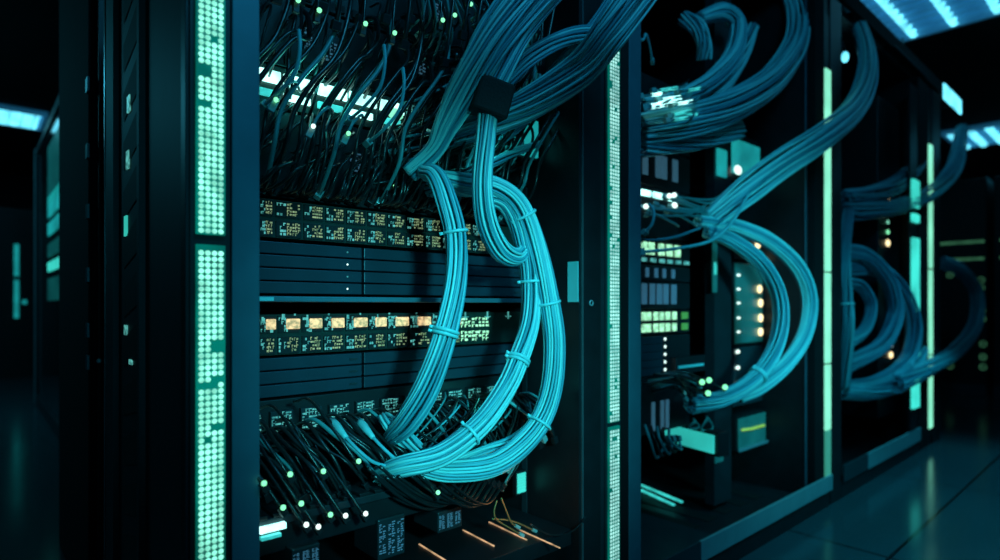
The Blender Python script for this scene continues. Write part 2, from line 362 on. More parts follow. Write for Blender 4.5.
# cabinet 3
XD0 = X(940)
c3 = thing('server_cabinet', 'third open server cabinet between the two solid mint light posts', 'server cabinet', (3.85, 1.4, 0))
def bar_post(parent, xa, xb, xl0, xl1, xr, segs, ztop=TOP):
    MB().box(xa, xl0-.004, 1.0, 1.035, 0.0, ztop).build('post', MATTE, parent, .002)
    MB().box(xl0-.004, xl1+.004, 1.006, 1.035, 0.0, ztop).build('led_housing', BLACK, parent)
    MB().box(xl1+.004, xr, 0.998, 1.035, 0.0, ztop).build('post', BLACK, parent, .002)
    t = MB().box(xl0-.003, xl1+.003, 1.002, 1.0055, 0.06, 2.2).build('light_strip', BLACK, parent)
    for a, b, m in segs: MB().box(xl0, xl1, 0.994, 1.0015, a, b).build('light_tube', m, t)
def zz(px, py): return Z(px, py)
bar_post(c3, XC0+.001, None, X(824.6), X(829.6), X(841), [(zz(826,272)+.004, 1.95, BARM), (zz(826,364)+.004, zz(826,272)-.004, BARM), (zz(826,430), zz(826,364)-.004, BARM), (zz(826,491), zz(826,430)-.004, BARDIM)])
bar_post(c3, X(918), None, X(928.5), X(931.8), X(940), [(zz(930,269)+.006, 1.93, BARM), (zz(930,355)+.006, zz(930,269)-.006, BARM), (zz(930,428), zz(930,355)-.006, BARM)])
MB().box(XC0+.001, XD0, 1.036, 1.95, TOP, TOP+.03).build('top_panel', BLACK, c3)
MB().box(X(841)+.001, X(918), 1.92, 1.95, 0.05, TOP).build('back_panel', BLACK, c3)
MB().box(X(918)-.012, X(918)-.001, 1.036, 1.95, 0.0, TOP).build('inner_wall', BLACK, c3)
MB().box(XD0-.01, XD0, 1.036, 1.95, 0.0, TOP).build('side_panel', POST2, c3)
MB().box(X(841)+.001, X(918)-.013, 1.036, 1.915, 0.0, 0.075).build('base', BLACK, c3)
MB().box(X(865), X(918)-.002, 0.984, 0.9935, 0.076, 0.155).build('base_rail', RAIL, c3, .001)  # paler stretch, ceiling light put into its colour
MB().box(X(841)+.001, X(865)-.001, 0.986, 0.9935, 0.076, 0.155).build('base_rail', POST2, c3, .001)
MB().box(X(841)+.001, X(918)-.002, 0.998, 1.034, 0.0, 0.075).build('plinth', BLACK, c3)
# cyan tube standing in cabinet 3
tl = thing('light_tube_fixture', 'thick cyan light tube standing upright inside the third cabinet', 'light', (X(913, 1.08), 1.08, 0.075))
xx0, xx1 = X(912.5, .975), X(918.5, .975)
MB().box(xx0-.01, xx1+.01, 0.984, 0.997, 0.16, 2.2).build('housing', BLACK, tl)
for a, b in ((408, 374), (356, 238), (222, 214), (207, 180)):
    MB().box(xx0, xx1, .968, .983, Z(915, a, .975), Z(915, b, .975)).build('light_tube', BARC, tl)

# overhead tray running over the row, with lit end panel
tr = thing('overhead_cable_tray', 'black overhead cable tray running along the cabinet tops with lit blue end panel', 'cable tray', (2.8, 1.1, TOP+.03))
t1 = MB().box(0.3, 5.4, 1.0, 1.02, TOP+.032, TOP+.11); t1.box(0.3, 5.4, 1.58, 1.6, TOP+.032, TOP+.11)
t1.build('side_rail', MATTE, tr)
rg = MB()
for i in range(18): rg.box(.35+i*.29, .39+i*.29, 1.02, 1.58, TOP+.033, TOP+.05)
rg.build('rung', MATTE, tr)
MB().box(X(943), X(960), 0.992, 0.999, TOP+.005, TOP+.11).build('lit_panel', TROFF, tr)
MB().box(X(893), X(925), 0.990, 0.999, TOP+.035, TOP+.042).build('trim_or_highlight', POST2, tr)
MB().tube([Vector((5.2, 1.3, TOP+.05)), Vector((5.2, 1.3, 2.95))], .008, 8).build('hanger_rod', BLACK, tr)

# ------------------------------------------------------------------ cabinets behind (left side of the picture)
cb = thing('server_cabinet', 'black closed cabinet directly behind the near one, small latches on its edge', 'server cabinet', (0.7, 2.25, 0))
MB().box(0.25, 1.15, 1.96, 2.77, 0.0, TOP).build('body', MATTE, cb, .004)
MB().box(0.243, 0.2495, 1.97, 2.0, 0.0, TOP).build('side_rail', MATTE, cb)
for py in (86, 152, 212, 275, 330, 362):
    MB().box(0.238, 0.243, ysd(92), ysd(90.5)+.006, zsd(91, py+7), zsd(91, py-7)).build('latch', POST, cb)
MB().ball((0.24, ysd(104)+.01, zsd(104, 361)), .006).build('lock', RAIL, cb)
rc = thing('server_cabinet', 'tall glass-sided cabinet at the far left, teal lights reflected in its side', 'server cabinet', (0.9, 5.5, 0))
MB().box(0.475, 1.4, 3.9, 6.8, 0.0, TOP).build('body', BLACK, rc)
fr = MB().box(0.44, 0.474, 6.72, 6.8, 0.0, TOP); fr.box(0.44, 0.474, 3.9, 6.72, TOP-.06, TOP); fr.box(0.44, 0.474, 3.9, 3.98, 0, TOP-.06); fr.box(0.44, 0.474, 3.98, 6.72, 0, .1)
fr.build('frame', DARK, rc, .003)
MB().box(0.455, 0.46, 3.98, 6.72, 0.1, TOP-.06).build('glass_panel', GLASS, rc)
MB().box(0.434, 0.4395, 6.74, 6.8, 0.02, TOP).build('trim_or_highlight', RAIL, rc)
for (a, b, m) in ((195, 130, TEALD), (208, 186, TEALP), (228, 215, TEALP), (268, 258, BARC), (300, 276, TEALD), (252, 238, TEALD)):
    MB().box(0.448, 0.4545, 4.9, 5.75, zsd(57, a, .45), zsd(57, b, .45)).build('light_panel', m, rc)  # glowing plates stand in for teal lights reflected in the glass
# far cabinets beyond the left aisle
for k, (xa, xb, lab) in enumerate(((-0.9, 0.0, 'distant dark cabinet at the left picture edge, small teal lights low on it'), (0.05, 0.9, 'distant dark cabinet beside the glass-sided one, tall teal light at its side'))):
    dc = thing('server_cabinet', lab, 'server cabinet', ((xa+xb)/2, 9.9, 0))
    MB().box(xa, xb, 9.5, 10.4, 0, 2.1).build('body', BLACK, dc, .01)
    for px, py0, py1 in (((2, 183, 206), (3, 214, 226), (2, 238, 246)) if k == 0 else ((14, 244, 276), (14, 280, 318), (22, 300, 304))):
        p = P(px, py0, 9.48); q = P(px+(5 if k else 4), py1, 9.48)
        if not (xa < p.x < xb): 
            sft = (xb-.06 if p.x > xb else xa+.02) - p.x; p.x += sft; q.x += sft
        MB().box(p.x, min(q.x, xb), 9.48, 9.498, q.z, p.z).build('light_panel', TEALP, dc)
# far cabinets at the end of the right aisle
for k, (ya, yb, lab) in enumerate(((1.15, 2.2, 'distant dark cabinet at the aisle end with two thin green light lines and ring lights'), (-0.2, 1.1, 'distant dark cabinet at the right picture edge beyond the ring-lit one'))):
    dc = thing('server_cabinet', lab, 'server cabinet', (7.9, (ya+yb)/2, 0))
    MB().box(7.42, 8.3, ya, yb, 0.12, 2.15).build('body', BLACK, dc, .01)
    MB().box(7.40, 8.3, ya, yb, 0.0, 0.12).build('plinth', POST2, dc, .004)
    def yf(px): 
        u = (px-500)/F; return (RGT.x*7.41 - u*FWD.x*7.41)/(u*FWD.y - RGT.y)
    def zf(px, py): return CH + (305-py)/F*(7.41*FWD.x + yf(px)*FWD.y)
    for py in (242, 259):
        z = zf(970, py)
        MB().box(7.405, 7.419, max(ya+.02, 0.6), yb-.05, z-.012, z+.012).build('light_line', GREENLINE, dc)
    if k == 0:
        for px, py in ((981, 280), (981, 288), (982, 311), (982, 319), (983, 344), (983, 357), (983, 367), (950, 366), (950, 275)):
            yy, zq = yf(px), zf(px, py)
            MB().tube([Vector((7.412, yy+.024*math.cos(a), zq+.024*math.sin(a))) for a in [i*math.pi/6 for i in range(13)]], .006, 5).build('ring_light', GREENLINE, dc)

# ------------------------------------------------------------------ glyph and port helpers (faces on a plane y facing the aisle)
def glyphs(mb, x0, x1, z0, z1, y, rows, cols, th=0.5, fill=0.8):
    dz = (z1-z0)/rows; dx = (x1-x0)/cols
    for i in range(rows):
        for j in range(cols):
            if random.random() > fill: continue
            a = x0+dx*j; wd = dx*random.uniform(.45, .95); zc = z0+dz*(i+.5)
            if random.random() < .6: mb.box(a, a+wd, y-.0012, y, zc-dz*th/2, zc+dz*th/2)
            else:
                mb.box(a, a+wd*.3, y-.0012, y, zc-dz*.42, zc+dz*.42); mb.box(a, a+wd, y-.0012, y, zc+dz*.2, zc+dz*.42)
rnd_ = random.uniform
XE0, XE1 = 0.31, X(526, 1.2)
YE = 1.2
def module_strip(name, label, z0, z1, xs, rows, amber, x1=XE1):
    t = thing(name, label, 'network switch', ((XE0+x1)/2, 1.4, z0))
    MB().box(XE0, x1, YE, 1.7, z0+.001, z1-.001).build('housing', CHIP, t, .001)
    n = len(xs) - 1
    h = (z1-z0)/2
    for r_ in range(rows):
        for i in range(n):
            a, b = xs[i]+.003, xs[i+1]-.003
            za, zb = z0+h*r_+.004, z0+h*(r_+1)-.004
            pm = MB().box(a, b, YE-.004, YE-.0002, za, zb).build('port', BLACK, t)
            g = MB(); glyphs(g, a+(b-a)*.42, b-.002, za+.003, zb-.002, YE-.0042, 4, 5)
            g2 = MB(); glyphs(g2, a+.001, a+(b-a)*.40, za+.002, zb-.003, YE-.0042, 4, 3, .7, .6)
            if amber and r_ == 1:
                MB().box(a+(b-a)*.35, b, YE-.010, YE-.0045, (za+zb)/2-.010, (za+zb)/2+.011).build('port_light', GOLD, pm, .002)
                g2.build('marking', AQUA, pm)
            else:
                g.build('marking', OLIVE, pm); g2.build('marking', AQUA, pm)
    return t
def xs_from(pxs, y=YE): return [X(p, y) for p in pxs]
colsx = xs_from([258, 274, 302, 324, 345, 366, 386, 405, 424, 441, 456, 471, 486])
module_strip('port_panel', 'port panel with two rows of small olive lit modules above the blank drawers', 1.035, 1.115, colsx, 2, False)
cols2 = xs_from([258, 276, 300, 322, 344, 367, 386, 408, 430, 447, 460])
p2 = module_strip('port_panel', 'port panel with a row of amber square lights just under the steel shelf', 0.797, 0.882, cols2, 2, True)
g = MB()
for i in range(11):
    xg = XE0+.04+i*.075
    g.box(xg, xg+.003, YE-.003, YE-.0005, .862, .882); g.box(xg-.008, xg+.012, YE-.003, YE-.0005, .868, .870)
g.build('marking', AQUA, p2)
g = MB()
for i in range(len(cols2)-1):
    for q in range(5):
        xg = cols2[i]+.002+rnd_(0, .022); zg = rnd_(.842, .872); g.box(xg, xg+rnd_(.0015, .006), YE-.0062, YE-.0045, zg, zg+rnd_(.003, .012))
g.build('marking', AQUA, p2)
g = MB()
for za, zb in ((.842, .868), (.806, .834)): glyphs(g, X(461, YE), X(489, YE), za, zb, YE-.0005, 3, 8, .6, .9)
g.build('port_light', MATS['mint_port_light'], p2)
# blank blades
rown = ['top', 'second', 'third', 'bottom']
def blades(z0, z1, n, where, grp):
    dz = (z1-z0)/n; xm = X(363, YE)
    for c, (a, b) in enumerate(((XE0, xm-.003), (xm+.003, XE1-.015))):
        for i in range(n):
            zb = z1-dz*i; za = zb-dz
            nm = rown[i] if i < n-1 else 'bottom'
            t = thing('blank_drawer', f"dark blue blank drawer, {nm} of the {'left' if c == 0 else 'right'} stack {where}", 'drawer', ((a+b)/2, 1.4, za), grp)
            MB().box(a, b, YE, 1.7, za+.0015, zb-.0015).build('face', PLATE, t, .0015)
            if (c == 0 and n == 4) or (c == 1 and n == 3):
                MB().dome(b-.035 if c == 0 else (a+b)/2-.04, YE, (za+zb)/2, .0022, .0015).build('status_light', WHITELED if i % 2 else AQUA, t)
            else: MB().box(b-.03, b-.012, YE-.003, YE, (za+zb)/2-.002, (za+zb)/2+.002).build('latch', DARK, t)
blades(0.922, 1.030, 4, 'above the steel shelf', 'blank drawers above the steel shelf')
blades(0.712, 0.794, 3, 'below the amber-lit port panel', 'blank drawers below the amber port panel')
# steel shelf
sh = thing('steel_shelf', 'narrow blue steel shelf lip across the near cabinet above the amber lights', 'shelf', (0.8, 1.3, 0.905))
MB().box(XE0-.03, XE1+.02, 1.13, 1.19, 0.906, 0.917).build('shelf_lip', MATS['blue_grey_post_paint'], sh, .002)
MB().box(XE0, XE1, 1.19, 1.6, 0.909, 0.915).build('shelf_board', DARK, sh)
MB().box(XE0-.03, X(274, 1.128), 1.1285, 1.1295, 0.908, 0.915).build('label_strip', LABELB, sh)
# illuminated switch (bright bar)
ls_ = thing('network_switch', 'switch with brilliant white-cyan light bar behind the black cables, upper left', 'network switch', (0.6, 1.4, 1.31))
xb1 = X(405, YE)
MB().box(XE0, xb1+.10, YE, 1.7, 1.302, 1.385).build('housing', CHIP, ls_, .001)
for i in range(6):
    a = XE0+.02+(xb1-XE0-.02)*i/6; b = XE0+.02+(xb1-XE0-.02)*(i+1)/6-.006
    MB().box(a, b, YE-.008, YE-.0005, 1.347, 1.372).build('light_panel', GLOW, ls_, .002)
    MB().box(a, b-.01, YE-.008, YE-.0005, 1.318, 1.333).build('light_panel', GLOW2 if i % 2 else GLOW, ls_, .002)
MB().ball((X(393, YE), YE-.01, Z(393, 115, YE)), .014, squash=(1.6, .5, 1)).build('indicator_or_glint', BARM, ls_)
g = MB(); glyphs(g, X(385, YE), xb1+.09, 1.305, 1.38, YE-.0006, 5, 10, .4, .6); g.build('marking', AQUA, ls_)
# upper gear
for k, (z0, z1, lab) in enumerate(((1.39, 1.53, 'dark rack unit with faint pale markings just above the white-cyan light bar'), (1.535, 1.70, 'dark rack unit at the very top of the near cabinet view'), (1.12, 1.298, 'dark patch unit behind the dense black cables under the white-cyan light bar'))):
    t = thing('rack_unit', lab, 'rack unit', (0.7, 1.4, z0))
    MB().box(XE0, XE1-.02, YE+.005, 1.7, z0, z1).build('housing', BLACK, t, .002)
    g = MB()
    for i in ((3, 4, 8, 12), (2, 9), (1, 5))[k]:
        xg = XE0+.03+i*.058; zc = random.uniform(z0+.03, z1-.05)
        glyphs(g, xg, xg+.03, zc, zc+.045, YE+.0045, 6, 3, .5, .75)
    g.build('marking', BLUEMARK, t)
    for i in range(22):
        xg = XE0+.02+i*.038
        MB().box(xg, xg+.02, YE+.001, YE+.0048, z0+.006, z0+.022).build('port', SLOT, t)
# teal backlit panel right behind bundles
t = thing('lit_window_panel', 'teal backlit panel in the near cabinet behind the blue bundles', 'panel', (1.1, 1.3, 1.2))
a = P(506, 151, 1.13); b = P(537, 122, 1.13)
MB().box(a.x, b.x, 1.125, 1.133, a.z, b.z).build('light_panel', TEALP, t)
MB().box(a.x-.006, b.x+.006, 1.1335, 1.139, a.z-.006, b.z+.3).build('frame', DARK, t)
a2 = P(516, 105, 1.13); b2 = P(537, 35, 1.13)
MB().box(a2.x, b2.x, 1.125, 1.133, a2.z, b2.z).build('light_panel', TEALD, t)
MB().box(a.x+.05, a.x+.056, 1.121, 1.1245, a.z, b.z).build('mullion', DARK, t)

# lower patch panel
lp = thing('jack_rack_unit', 'lower rack unit with row of jacks where the black cables plug in', 'patch panel', (0.7, 1.35, 0.63))
MB().box(XE0, XE1-.02, YE, 1.6, 0.60, 0.708).build('housing', BLACK, lp, .002)
MB().box(XE0, XE0+.09, YE-.006, YE-.0005, .690, .700).build('light_panel', AQUA, lp)
for i in range(13):
    a = XE0+.012+i*.063; 
    pj = MB().box(a, a+.046, YE-.012, YE-.0005, .640, .686).build('jack', DARK, lp, .001)
    g = MB(); glyphs(g, a+.002, a+.044, .643, .685, YE-.0125, 6, 6, .5, .85); g.build('marking', AQUA, pj)
# lower chassis
lc = thing('lower_chassis', 'dark chassis low in the near cabinet carrying boxes with pale column markings', 'rack unit', (0.7, 1.3, 0.40))
MB().box(0.345, 0.80, 1.05, 1.6, 0.46, 0.515).build('housing', BLACK, lc, .003)
MB().box(0.345, 0.76, 1.03, 1.09, 0.515, 0.530).build('socket_rail', DARK, lc, .002)
for i in range(12):
    MB().box(.36+i*.033, .382+i*.033, 1.028, 1.088, .5305, .537).build('socket', BLACK, lc, .001)
a = P(258, 524, 1.03)
MB().box(a.x, X(284, 1.03), 1.018, 1.0295, Z(270, 530, 1.03), Z(270, 524, 1.03)).build('light_panel', GLOW, lc, .001)
MB().box(a.x+.002, X(279, 1.03), 1.018, 1.0295, Z(270, 537, 1.03), Z(270, 533.5, 1.03)).build('light_panel', GLOW2, lc, .001)
for (pa, pb, t0, t1, yy, lab) in ((378, 405, 513, 562, 1.04, 'dark box with columns of pale blue markings at the bottom beside the green plugs'), (438, 462, 506, 534, 1.10, 'small dark box with pale blue column markings below the blue cable loop'), (292, 320, 542, 575, 1.02, 'dark marked box at the bottom under the two bright green lights')):
    A = P(pa, t1, yy); B = P(pb, t0, yy)
    bx = thing('module_box', lab, 'module', ((A.x+B.x)/2, yy+.05, A.z))
    MB().box(A.x, B.x, yy, yy+.10, min(A.z, B.z), B.z).build('housing', DARK, bx, .003)
    nc = 3
    for c in range(nc):
        g = MB(); xa = A.x+(B.x-A.x)*(c+.12)/nc
        glyphs(g, xa, xa+(B.x-A.x)/nc*.75, A.z+.008, B.z-.008, yy-.0005, 14, 2, .45, .85)
        g.build('marking', BLUEMARK, bx)
# lower tray with orange slits
tr2 = thing('bottom_tray', 'dark bottom tray with thin glowing orange slits in the near cabinet', 'tray', (0.9, 1.3, 0.30))
MB().box(0.345, 1.16, 1.02, 1.9, 0.28, 0.32).build('tray', BLACK, tr2, .002)
def PZ(px, py, z):
    t = (CH-z)*F/(py-305); u = (px-500)/F
    return Vector((t*(FWD.x+RGT.x*u), t*(FWD.y+RGT.y*u), z))
for (p0, p1) in (((463, 530), (494, 546)), ((489, 522), (527, 540)), ((419, 544), (448, 562)), ((520, 530), (560, 548))):
    A, B = PZ(*p0, .3215), PZ(*p1, .3215)
    d = (B-A).normalized(); s_ = Vector((-d.y, d.x, 0))
    MB().obox((A+B)/2, d*((B-A).length/2), s_*.0018, Vector((0, 0, .001))).build('light_slit', ORANGE, tr2)
# cyan vent light on right of near cabinet
vt = thing('vent_light', 'small ribbed cyan light at the right of the near cabinet under the cable loop', 'light', (X(522, 1.18), 1.18, Z(522, 495, 1.18)))
A = P(518, 494, 1.17); B = P(526, 472, 1.17)
MB().box(A.x-.004, B.x+.003, 1.174, 1.188, A.z-.006, B.z+.006).build('housing', BLACK, vt, .001)
g = MB()
for i in range(7): zc = A.z+(B.z-A.z)*(i+.5)/7; g.box(A.x, B.x, 1.170, 1.1735, zc-.0032, zc+.0032)
g.build('light_rib', BARC, vt)

# ------------------------------------------------------------------ rack 2 gear
XF0, XF1 = 1.47, X(690, 1.2)
def unit2(label, py0, py1, builder, px=660, x1=None, name='rack_unit'):
    z1, z0 = Z(px, py0, 1.2), Z(px, py1, 1.2)
    t = thing(name, label, 'rack unit', (1.8, 1.4, z0))
    MB().box(XF0, x1 or XF1, 1.2, 1.7, z0, z1).build('housing', BLACK, t, .003)
    builder(t, z0, z1); return t
def ports_row(m, zc, h, pxs, pw, y=1.2, name='port_light'):
    def f(t, z0, z1):
        for p in pxs:
            MB().box(X(p, y), X(p+pw, y), y-.006, y-.0005, z0+(z1-z0)*(zc-h/2), z0+(z1-z0)*(zc+h/2)).build(name, m, t, .002)
    return f
def b1(t, z0, z1):
    ports_row(MINTBLK, .6, .5, (641, 648, 658, 666, 674), 5.5)(t, z0, z1); ports_row(AQUA, .13, .16, (641, 650, 659, 667, 675, 683), 5)(t, z0, z1)
unit2('second cabinet unit with bright mint square lights under the top cables', 240, 264, b1)
unit2('second cabinet unit with slanted clips below the bright mint squares', 265.5, 281, ports_row(BLUEMARK, .5, .6, (645, 654, 662, 671), 3))
unit2('second cabinet unit with tall blue blocks between the two lit rows', 282, 309, ports_row(BLUEMARK, .55, .75, (641, 649, 656, 662.5, 670.5), 5))
def b4(t, z0, z1):
    for zc in (.27, .75):
        ports_row(MINTBLK, zc, .34, (641, 646, 653, 659, 665, 671.5), 4.2)(t, z0, z1); ports_row(GREENBLK, zc, .3, (681,), 6)(t, z0, z1)
unit2('second cabinet unit with double row of green-white square lights', 310, 334, b4)
def b5(t, z0, z1):
    for i in range(5):
        za = z0+(z1-z0)*(i+.5)/5
        MB().dome(X(665, 1.2), 1.2, za, .006, .004).build('status_light', WHITELED, t)
        MB().box(XF0+.01, X(662, 1.2), 1.194, 1.1995, za-.014, za+.012).build('blank', PLATE, t, .002)
unit2('second cabinet stack of dark blanks with a column of white dots', 335.5, 374, b5)
unit2('second cabinet unit behind lower black cables', 375, 432, lambda t, z0, z1: [ports_row(BLUEMARK, .3, .5, (651, 660, 665), 3)(t, z0, z1)])
unit2('second cabinet dark upper unit with blue blocks below the glowing cable ends', 150, 188, ports_row(BLUEMARK, .55, .6, (642, 655, 661, 672), 5))
unit2('second cabinet unit with white-cyan light line above the mint squares', 189, 238, ports_row(GLOW, .85, .12, (640, 652, 668), 10))
unit2('second cabinet topmost unit behind the glowing cable ends', 80, 148, ports_row(GLOW2, .6, .1, (640, 655), 9))
pl = thing('name_plate', 'small pale blank plate on the second cabinet gear', 'plate', (2.05, 1.19, Z(690, 368, 1.19)))
A = P(679, 369, 1.17); B = P(704, 363, 1.17)
MB().box(A.x, B.x, 1.17, 1.176, A.z, B.z).build('plate', LABELB, pl, .001)
MB().box(A.x-.01, B.x+.02, 1.177, 1.20, A.z-.02, B.z+.03).build('bracket', BLACK, pl)
cyp = thing('lit_plate', 'glowing turquoise plate low in the second cabinet', 'light', (2.0, 1.2, .3))
mat('turquoise_light_panel', (.1, .5, .45), .3, emit=(.03, .55, .48), strength=.8, flicker=.15, fscale=4)
A, B = PZ(664, 440, .35), PZ(714, 454, .35); d = (B-A).normalized(); s_ = Vector((-d.y, d.x, 0)); c = (A+B)/2+Vector((0, 0, .034))
MB().obox(c, d*((B-A).length/2), s_*.004, Vector((0, 0, .034))).build('light_panel', MATS['turquoise_light_panel'], cyp, .002)
MB().obox(c+s_*.035*(1 if s_.x > 0 else -1), d*((B-A).length/2+.015), s_*.029, Vector((0, 0, .045))).build('housing', BLACK, cyp, .003)
for px in (694, 707):
    c = P(px, 424, 1.15)
    dl = thing('coil_ring', f"{'left' if px == 694 else 'right'} small pale cable ring above the turquoise plate", 'ring', c, 'rings above the turquoise plate')
    r_ = .022 if px == 694 else .032
    MB().tube([c+Vector((r_*math.cos(a), .01*math.sin(2*a), r_*.8*math.sin(a))) for a in [i*math.pi/8 for i in range(17)]], .005, 6).build('ring', CAB_TEAL, dl)
# bay B: units with warm round lights
tb_ = thing('rack_unit', 'teal-faced unit with a column of round warm lights behind the cable arcs', 'rack unit', (2.55, 1.4, Z(750, 345, 1.2)))
xa, xb = X(738, 1.2), X(767, 1.2)
MB().box(xa, xb, 1.222, 1.7, Z(750, 345, 1.2), Z(750, 262, 1.2)).build('housing', BLACK, tb_, .003)
MB().box(xa+.01, xb-.01, 1.214, 1.2215, Z(750, 343, 1.2), Z(750, 264, 1.2)).build('face', TEALD, tb_, .003)
for px, py in ((761, 289), (762, 303), (762, 318), (762, 332)):
    c = P(px, py, 1.2); MB().ball((min(c.x, xb-.022), 1.206, c.z), .019, 10, 6, (1, .4, 1)).build('round_light', WARMLED, tb_)
for i, py in enumerate((275, 289, 303, 318, 332)):
    c = P(741, py, 1.2); MB().ball((c.x, 1.21, c.z), .009, 8, 5, (1.8, .4, .6)).build('indicator_or_glint', WHITELED, tb_)
t = thing('rack_unit', 'dark unit above the warm-lit one with two cream lights', 'rack unit', (2.55, 1.4, Z(750, 260, 1.2)))
MB().box(xa, xb, 1.22, 1.7, Z(750, 260, 1.2), Z(750, 225, 1.2)).build('housing', BLACK, t, .003)
for px, py in ((761, 247), (763, 259)):
    c = P(px, py, 1.2); MB().ball((min(c.x, xb-.02), 1.214, c.z+.01), .02, 10, 6, (1, .4, .8)).build('round_light', WARMLED, t)
c = P(741, 240, 1.2); MB().ball((c.x, 1.214, c.z), .012, 8, 5, (1.6, .4, .7)).build('indicator_or_glint', WHITELED, t)
t = thing('rack_unit', 'dark unit below the warm-lit one beside the cable ends', 'rack unit', (2.55, 1.4, Z(750, 405, 1.2)))
MB().box(xa, xb, 1.22, 1.7, Z(750, 405, 1.2), Z(750, 347, 1.2)).build('housing', POST2, t, .003)
for py in (352, 368, 384): c = P(741, py, 1.2); MB().ball((c.x, 1.214, c.z), .012, 8, 5, (1.6, .4, .7)).build('indicator_or_glint', WHITELED, t)
t = thing('rack_unit', 'small green-glowing unit with yellow line at the bottom of the second cabinet', 'rack unit', (2.55, 1.4, Z(750, 448, 1.2)))
z0, z1 = Z(750, 448, 1.2), Z(750, 414, 1.2)
MB().box(xa, xb, 1.208, 1.7, z0, z1).build('housing', BLACK, t, .003)
MB().box(xa+.01, xb-.01, 1.2, 1.2075, z0+.01, z1-.01).build('face', TEALD, t, .003)
g = MB(); g.tube([Vector((xa+.03, 1.197, z0+.09)), Vector((xa+.12, 1.197, z0+.083)), Vector((xa+.24, 1.197, z0+.082))], .006, 6); g.build('light_line', mat('yellow_line', (.3, .4, .1), .4, emit=(.35, .75, .10), strength=.6), t)
MB().box(xa, xb, 1.193, 1.1995, z0, z0+.012).build('trim_or_highlight', RAIL, t)
# upper teal panel in cabinet 2
t = thing('lit_window_panel', 'teal backlit panel high in the second cabinet beside a bright white spot', 'panel', (2.5, 1.22, 1.3))
A = P(733, 172, 1.2); B = P(760, 148, 1.2)
MB().box(A.x, B.x, 1.2, 1.21, A.z, B.z).build('light_panel', TEALP, t); MB().box(A.x, B.x, 1.2105, 1.4, A.z-.03, B.z+.03).build('housing', BLACK, t)
MB().ball(tuple(P(738, 170, 1.18)), .022, 10, 6, (1.3, .4, .9)).build('spot_light', WHITELED, t)
A = P(713, 176, 1.2); B = P(722, 152, 1.2)
MB().box(A.x, B.x, 1.178, 1.186, A.z, B.z).build('light_panel', TEALP, t)
# light strips lying on the cabinet 2 floor
t = thing('floor_light_strip', 'pair of thin pale light lines on the floor of the second cabinet', 'light strip', (1.6, 1.2, .08))
for (p0, p1) in (((641, 485), (682, 502)), ((641, 490), (674, 505))):
    A, B = PZ(*p0, .096), PZ(*p1, .096); d = (B-A).normalized(); s_ = Vector((-d.y, d.x, 0))
    MB().obox((A+B)/2, d*((B-A).length/2), s_*.006, Vector((0, 0, .003))).build('light_tube', GLOW2, t)
A = PZ(640, 480, .08); MB().box(1.46, 1.95, 1.02, 1.4, .078, .092).build('base_plate', DARK, t)

# ------------------------------------------------------------------ rack 3 gear
t = thing('rack_unit', 'tall dark unit in the third cabinet with a column of small warm lights', 'rack unit', (3.8, 1.5, .2))
MB().box(X(878, 1.085), X(900, 1.085), 1.085, 1.9, .25, 2.1).build('housing', BLACK, t, .004)
for px, py, r_, m in ((888, 197, .036, WARMLED), (888, 213, .022, GREENLED), (888, 222, .018, BARM), (888, 232, .022, GREENLED), (888, 243, .034, WARMLED), (891, 286, .022, MINTBLK), (891, 345, .026, WHITELED), (891, 355, .032, WARMLED)):
    c = P(px, py, 1.08); MB().ball(tuple(c), r_*.8, 10, 6, (1.1, .3, .75)).build('round_light', m, t)
# small cyan lamp high in cabinet 3
c = P(845, 57, 1.1)
t = thing('indicator_lamp', 'tiny cyan lamp high above the mint light post in dark space', 'lamp', c)
MB().ball(tuple(c), .022, 10, 6, (.8, .8, 1.3)).build('bulb', TROFF, t)
MB().tube([c+Vector((0, 0, .028)), c+Vector((0, .02, .12)), Vector((c.x, c.y+.05, TOP))], .006, 6).build('stem', BLACK, t)

